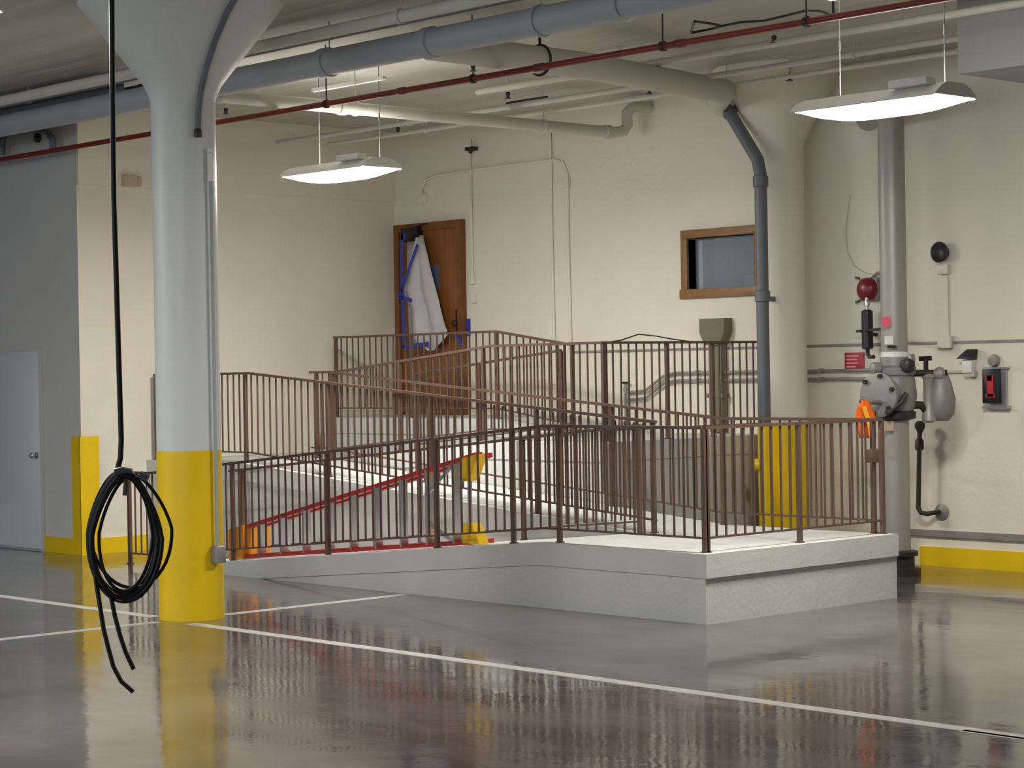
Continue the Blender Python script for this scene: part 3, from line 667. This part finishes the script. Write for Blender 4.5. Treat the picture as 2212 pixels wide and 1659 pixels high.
# ------------------------------------------------------------------ fire riser
RD = 17.35
R_ = dep(1931, 700, RD); RX, RY = R_.x, R_.y
def rz_(py): return CAMH+(784-py)*RD/FPX
t = thing('fire_riser', 'thick grey vertical riser pipe with bulky valve behind the ramp end', 'riser', (RX, RY, 0))
zt = 3.92
up_pts = [(RX, RY, rz_(790)), (RX, RY, 2.6), (RX, RY, zt-0.15)]+[(RX-0.734*0.15*(1-math.cos(a_)), RY+0.679*0.15*(1-math.cos(a_)), zt-0.15+0.15*math.sin(a_)) for a_ in (0.4, 0.8, 1.2, 1.57)]+[(RX-(WY-0.09-RY)*1.081, WY-0.09, zt)]
part('upper_pipe', MB().tube(up_pts, 0.11, 24), 'steel', t)
part('lower_pipe', MB().tube([(RX, RY, 0.03), (RX, RY, rz_(888))], 0.11, 24), 'steel', t)
part('floor_flange', MB().lathe((RX, RY, 0), [(0.19, 0), (0.19, 0.06), (0.14, 0.07), (0.14, 0.16), (0.17, 0.165), (0.17, 0.2), (0.11, 0.21)], n=24), 'dark_metal', t)
part('upper_flange', MB().lathe((RX, RY, rz_(800)), [(0.11, -0.06), (0.17, -0.03), (0.175, 0.0), (0.175, 0.03), (0.12, 0.05), (0.115, 0.12)], n=24), 'cast_grey', t)
part('lower_flange', MB().lathe((RX, RY, rz_(893)), [(0.115, -0.05), (0.17, -0.03), (0.17, 0.02), (0.12, 0.04)], n=24), 'dark_metal', t)
zc = rz_(850)
part('valve_body', MB().lathe((RX, RY, 0), [(0.13, rz_(892)), (0.165, rz_(878)), (0.18, zc), (0.165, rz_(815)), (0.13, rz_(803))], n=24).lathe((RX, RY, zc), [(0.15, -0.1), (0.15, 0.2)], (0, -1, 0), 24), 'cast_grey', t)
cvp = part('cover_plate', MB().lathe((RX, RY-0.2, zc), [(0.185, 0), (0.185, 0.03), (0.17, 0.035), (0.03, 0.045)], (0, -1, 0), 28), 'cast_grey', t)
for i in range(6):
    a_ = i*math.pi/3+0.3
    part('bolt', MB().lathe((RX+0.16*math.cos(a_), RY-0.232, zc+0.16*math.sin(a_)), [(0.02, 0), (0.02, 0.03)], (0, -1, 0), 6), 'dark_metal', cvp)
def rp_(px, py, d=RD): return dep(px, py, d)
c0 = rp_(2006, 820); c1_ = rp_(2010, 908)
part('trim_cylinder', MB().lathe((c0.x, c0.y, 0), [(0.03, c1_.z-0.02), (0.062, c1_.z), (0.055, c1_.z+0.06), (0.045, c1_.z+0.1), (0.045, c0.z), (0.06, c0.z+0.02), (0.03, c0.z+0.05)], n=18), 'steel', t)
part('side_body', MB().lathe((c0.x+0.05, c0.y+0.1, 0), [(0.06, 1.27), (0.11, 1.33), (0.12, 1.45), (0.09, 1.58), (0.06, 1.66)], n=18), 'cast_grey', t)
part('cross_pipe', MB().tube([(RX, RY, rz_(806)), rp_(1985, 806), rp_(2045, 806)], 0.03, 10), 'dark_metal', t)
part('lower_elbow', MB().tube([(RX, RY, rz_(872)), rp_(1990, 875), rp_(2006, 895)], 0.035, 10), 'dark_metal', t)
gp = rp_(1973, 777, RD-0.1)
gg = part('gauge', MB().lathe(gp, [(0.05, 0), (0.05, 0.03), (0.045, 0.032)], (-0.6, -0.8, 0), 20), 'silver', t)
part('gauge_face', MB().lathe(gp+Vector((-0.6, -0.8, 0))*0.033, [(0.042, 0), (0.042, 0.002)], (-0.6, -0.8, 0), 20), 'white_paint', gg)
q = rp_(2000, 775, RD)
part('valve_handle', MB().bar(q+Vector((-0.06, 0, 0)), q+Vector((0.05, 0, 0.005)), 0.03, 0.04).tube([q, (q.x, q.y, q.z-0.12)], 0.02, 8), 'black', t)
part('cone_plug', MB().lathe(rp_(2034, 808, RD), [(0.055, 0), (0.06, 0.03), (0.04, 0.06), (0.015, 0.08)], (-0.4, -0.9, 0.1), 16), 'cast_grey', t)
part('upper_ball', MB().lathe(rp_(1960, 790, RD-0.15), [(0.02, -0.06), (0.055, -0.04), (0.065, 0), (0.055, 0.04), (0.02, 0.06)], (0, 0, 1), 16), 'dark_metal', t)
part('side_cock', MB().lathe(rp_(1892, 795, RD-0.1), [(0.03, -0.05), (0.05, -0.03), (0.05, 0.03), (0.02, 0.05)], (-0.5, -0.8, 0), 12), 'cast_grey', t)
part('support_rod', MB().tube([(q0.x, WY-0.13, 2.05), (RX, RY-0.05, 2.045)], 0.014, 8), 'dark_metal', t)
for zz, hh, mt_, lab in ((rz_(695), 0.05, 'pink', 'pink tag'), ):
    pp = rp_(1914, 695, RD-0.14); part('tag', MB().bar(pp-rt*0.035, pp+rt*0.035, 0.004, 0.08), mt_, t, lab)
part('label_band', MB().lathe((RX, RY, 0), [(0.113, rz_(792)), (0.113, rz_(758))], n=24), 'white_paint', t, 'white label band')
part('label_stripe', MB().lathe((RX, RY, 0), [(0.1145, rz_(783)), (0.1145, rz_(770))], n=24), 'red_sign', t, 'red stripe on the label')
pp = rp_(1920, 735, RD-0.14); part('white_card', MB().bar(pp-rt*0.035, pp+rt*0.035, 0.004, 0.07), 'white_paint', t)
pp = rp_(1926, 749, RD-0.14); part('black_clip', MB().bar(pp-rt*0.035, pp+rt*0.04, 0.012, 0.02), 'black', t)
part('lever', MB().tube([(RX, RY-0.1, rz_(868)), rp_(1880, 868, RD-0.35), rp_(1858, 862, RD-0.35)], 0.02, 8), 'cast_grey', t)
part('belly_brace', MB().tube([rp_(1915, 893, RD-0.25), rp_(1945, 870, RD-0.22), rp_(1958, 850, RD-0.2)], 0.022, 8), 'dark_metal', t)
pp = rp_(1920, 920, RD-0.13); part('lower_tag', MB().bar(pp-rt*0.04, pp+rt*0.04, 0.004, 0.08), 'beige', t)
# drain pipe
P_ = [at(x, y, Y=WY-0.13) for x, y in ((1987, 915), (1986, 960), (1985, 1020), (1984, 1085), (1984, 1098), (1990, 1108), (2003, 1110), (2016, 1108))]
t2 = thing('drain_line', 'dark thin drain pipe hooking into the wall beside the riser', 'pipe', P_[-1])
part('pipe', MB().tube(P_[:-1]+[P_[-1]+Vector((-0.02, 0.05, 0.0)), P_[-1]+Vector((0.0, 0.128, 0.0))], 0.021, 10), 'dark_metal', t2)
part('union', MB().lathe(P_[1], [(0.026, -0.05), (0.038, -0.04), (0.038, 0.03), (0.026, 0.05)], n=10).lathe(P_[0], [(0.02, -0.08), (0.045, -0.03), (0.045, 0.0), (0.025, 0.02)], n=10), 'dark_metal', t2)
part('wall_flange', MB().lathe((P_[-1].x, WY-0.002, P_[-1].z), [(0.07, 0), (0.07, 0.01), (0.03, 0.03)], (0, -1, 0), 16), 'cast_grey', t2)
# orange vest hanging on the lever
VD = RD-0.42
vrows = [(866, 1862, 1872), (880, 1851, 1878), (895, 1848, 1887), (910, 1849, 1891), (928, 1855, 1892), (946, 1860, 1893)]
vm = MB(); NC = 8
for ri, (py, xa, xb) in enumerate(vrows):
    for j in range(NC+1):
        vm.v.append(dep(xa+(xb-xa)*j/NC, py, VD+0.012*math.sin(j*1.7+ri*0.4)))
for ri in range(len(vrows)-1):
    for j in range(NC):
        a_ = ri*(NC+1)+j; vm.f.append([a_, a_+1, a_+NC+2, a_+NC+1])
t = thing('safety_vest', 'bright orange safety vest hanging from the riser valve lever', 'vest', dep(1872, 946, VD))
vo = part('cloth', vm, 'orange_vest', t); md = vo.modifiers.new('thickness', 'SOLIDIFY'); md.thickness = 0.02
for xa, xb in ((1876, 1884),):
    sm = MB()
    P_ = [dep(1866, 878, VD-0.05), dep(1873, 900, VD-0.05), dep(1880, 925, VD-0.05), dep(1882, 944, VD-0.05)]
    for a_, b_ in zip(P_[:-1], P_[1:]): sm.bar(a_, b_, 0.035, 0.006, fw)
    part('reflective_stripe', sm, 'vest_stripe', t)

# ------------------------------------------------------------------ stepladder lying on its side on the lowest flight
LY = 10.84
xa, xb = -15.40, -12.10
def lp(x, wv, y=LY): return Vector((x, y, z1(x)+0.006+wv))
t = thing('stepladder', 'long red stepladder lying on its side on the lowest ramp flight', 'ladder', (-13.7, LY, z1(-13.7)))
w0, w1_ = 0.25, 0.70
def up_w(x): return w0+(w1_-w0)*(x-xa)/(xb-xa)
for y in (LY, LY+0.16):
    nm = 'front_rail' if y == LY else 'rear_rail'
    x1 = xb if y == LY else xb-0.06
    mb = MB().bar(lp(xa+0.1, 0.02, y), lp(x1, 0.02, y), 0.07, 0.035); part(nm, mb, 'ladder_red', t)
    mb = MB().bar(lp(xa+0.1, up_w(xa+0.1), y), lp(x1, up_w(x1), y), 0.07, 0.035); part(nm, mb, 'ladder_red', t)
part('top_cap', MB().prism([lp(xa, -0.0, LY-0.06), lp(xa+0.22, -0.0, LY-0.06), lp(xa+0.22, w0+0.05, LY-0.06), lp(xa, w0+0.02, LY-0.06)], (0, 0.3, 0)), 'ladder_orange', t, 'orange yellow top cap')
for i in range(9):
    x = xa+0.42+i*0.325
    part('step', MB().bar(lp(x, 0.02, LY), lp(x, up_w(x), LY), 0.075, 0.022, (1, 0, 0)), 'silver', t)
for i in range(5):
    x = xa+0.6+i*0.6
    part('rear_brace', MB().bar(lp(x, 0.02, LY+0.16), lp(x, up_w(x), LY+0.16), 0.03, 0.02, (1, 0, 0)), 'silver', t)
for y, dx in ((LY-0.0, 0.0), (LY+0.16, -0.2)):
    for top in (0, 1):
        x = xb+dx
        zc_ = up_w(x) if top else 0.0; s_ = -1 if top else 1
        o_ = [lp(x-0.16, zc_, y-0.05)+Vector((0, 0, s_*0.02)), lp(x+0.04, zc_, y-0.05)+Vector((0, 0, s_*0.0)), lp(x-0.01, zc_, y-0.05)+Vector((0, 0, s_*0.1)), lp(x-0.05, zc_, y-0.05)+Vector((0, 0, s_*0.17)), lp(x-0.16, zc_, y-0.05)+Vector((0, 0, s_*0.17))]
        part('foot', MB().prism(o_, (0, 0.1, 0)), 'ladder_yellow', t, 'yellow ladder foot')
for s_ in (0, 1):
    part('diagonal_brace', MB().bar(lp(xb-0.3, 0.04 if s_ == 0 else up_w(xb-0.3)-0.04, LY-0.03), lp(xb-0.62, 0.22 if s_ == 0 else up_w(xb-0.62)-0.2, LY-0.03), 0.01, 0.03), 'silver', t)

# ------------------------------------------------------------------ hanging cable with coil
HD = 8.0
t = thing('hanging_cable', 'coiled black cable hanging from the ceiling in front of the column', 'cable', dep(275, 1495, HD))
drop = [dep(x, y, HD) for x, y in ((262, 950), (256, 760), (250, 560), (246, 430), (243, 200), (241, -60))]
tp_ = drop[-1].copy(); tp_.z = CZ
part('drop_cable', MB().tube([dep(252, 1020, HD), dep(260, 990, HD)]+drop+[tp_], 0.0105, 10), 'cable_black', t)
def loop(cx, cy_, rx, ry, d, r, ph=0.0, tilt=0.0, n=40):
    P_ = []
    for i in range(n):
        a_ = 2*math.pi*i/n
        x = rx*math.cos(a_); y = ry*math.sin(a_); k_ = 1-0.28*max(0, -math.sin(a_))
        x *= k_; x, y = x*math.cos(tilt)-y*math.sin(tilt), x*math.sin(tilt)+y*math.cos(tilt)
        P_.append(dep(cx+x, cy_+y, d+0.03*math.sin(a_+ph)))
    return MB().tube(P_, r, 8, True)
for (cx, cy_, rx, ry, d, r, ph, tl) in ((268, 1158, 76, 138, 8.0, 0.012, 0, 0), (270, 1160, 72, 133, 7.97, 0.011, 1, 0.03), (264, 1152, 74, 132, 8.03, 0.010, 2, -0.03), (283, 1146, 88, 124, 8.05, 0.007, 3, -0.06), (272, 1155, 58, 122, 8.02, 0.007, 2.5, 0.05), (270, 1163, 80, 136, 8.01, 0.009, 4, 0.01)):
    part('coil_loop', loop(cx, cy_, rx, ry, d, r, ph, tl), 'cable_black', t)
part('cable_tail', MB().tube([dep(x, y, 8.0) for x, y in ((203, 1215), (208, 1260), (216, 1310), (224, 1360), (234, 1400), (245, 1440), (262, 1472), (288, 1495))], 0.009, 8), 'cable_black', t)
part('cable_tail', MB().tube([dep(x, y, 7.98) for x, y in ((240, 1290), (248, 1330), (260, 1375), (272, 1410), (289, 1446))], 0.009, 8), 'cable_black', t)
part('tie_wrap', MB().tube([dep(x, y, 7.97) for x, y in ((248, 1019), (262, 1016), (285, 1020))], 0.014, 8), 'dark_pipe', t)
part('tie_wrap', MB().tube([dep(x, y, 7.97) for x, y in ((302, 1025), (320, 1034))], 0.015, 8), 'dark_pipe', t)
part('twine', MB().tube([dep(x, y, 7.97) for x, y in ((272, 1028), (271, 1050), (269, 1070))], 0.009, 6), 'olive', t)
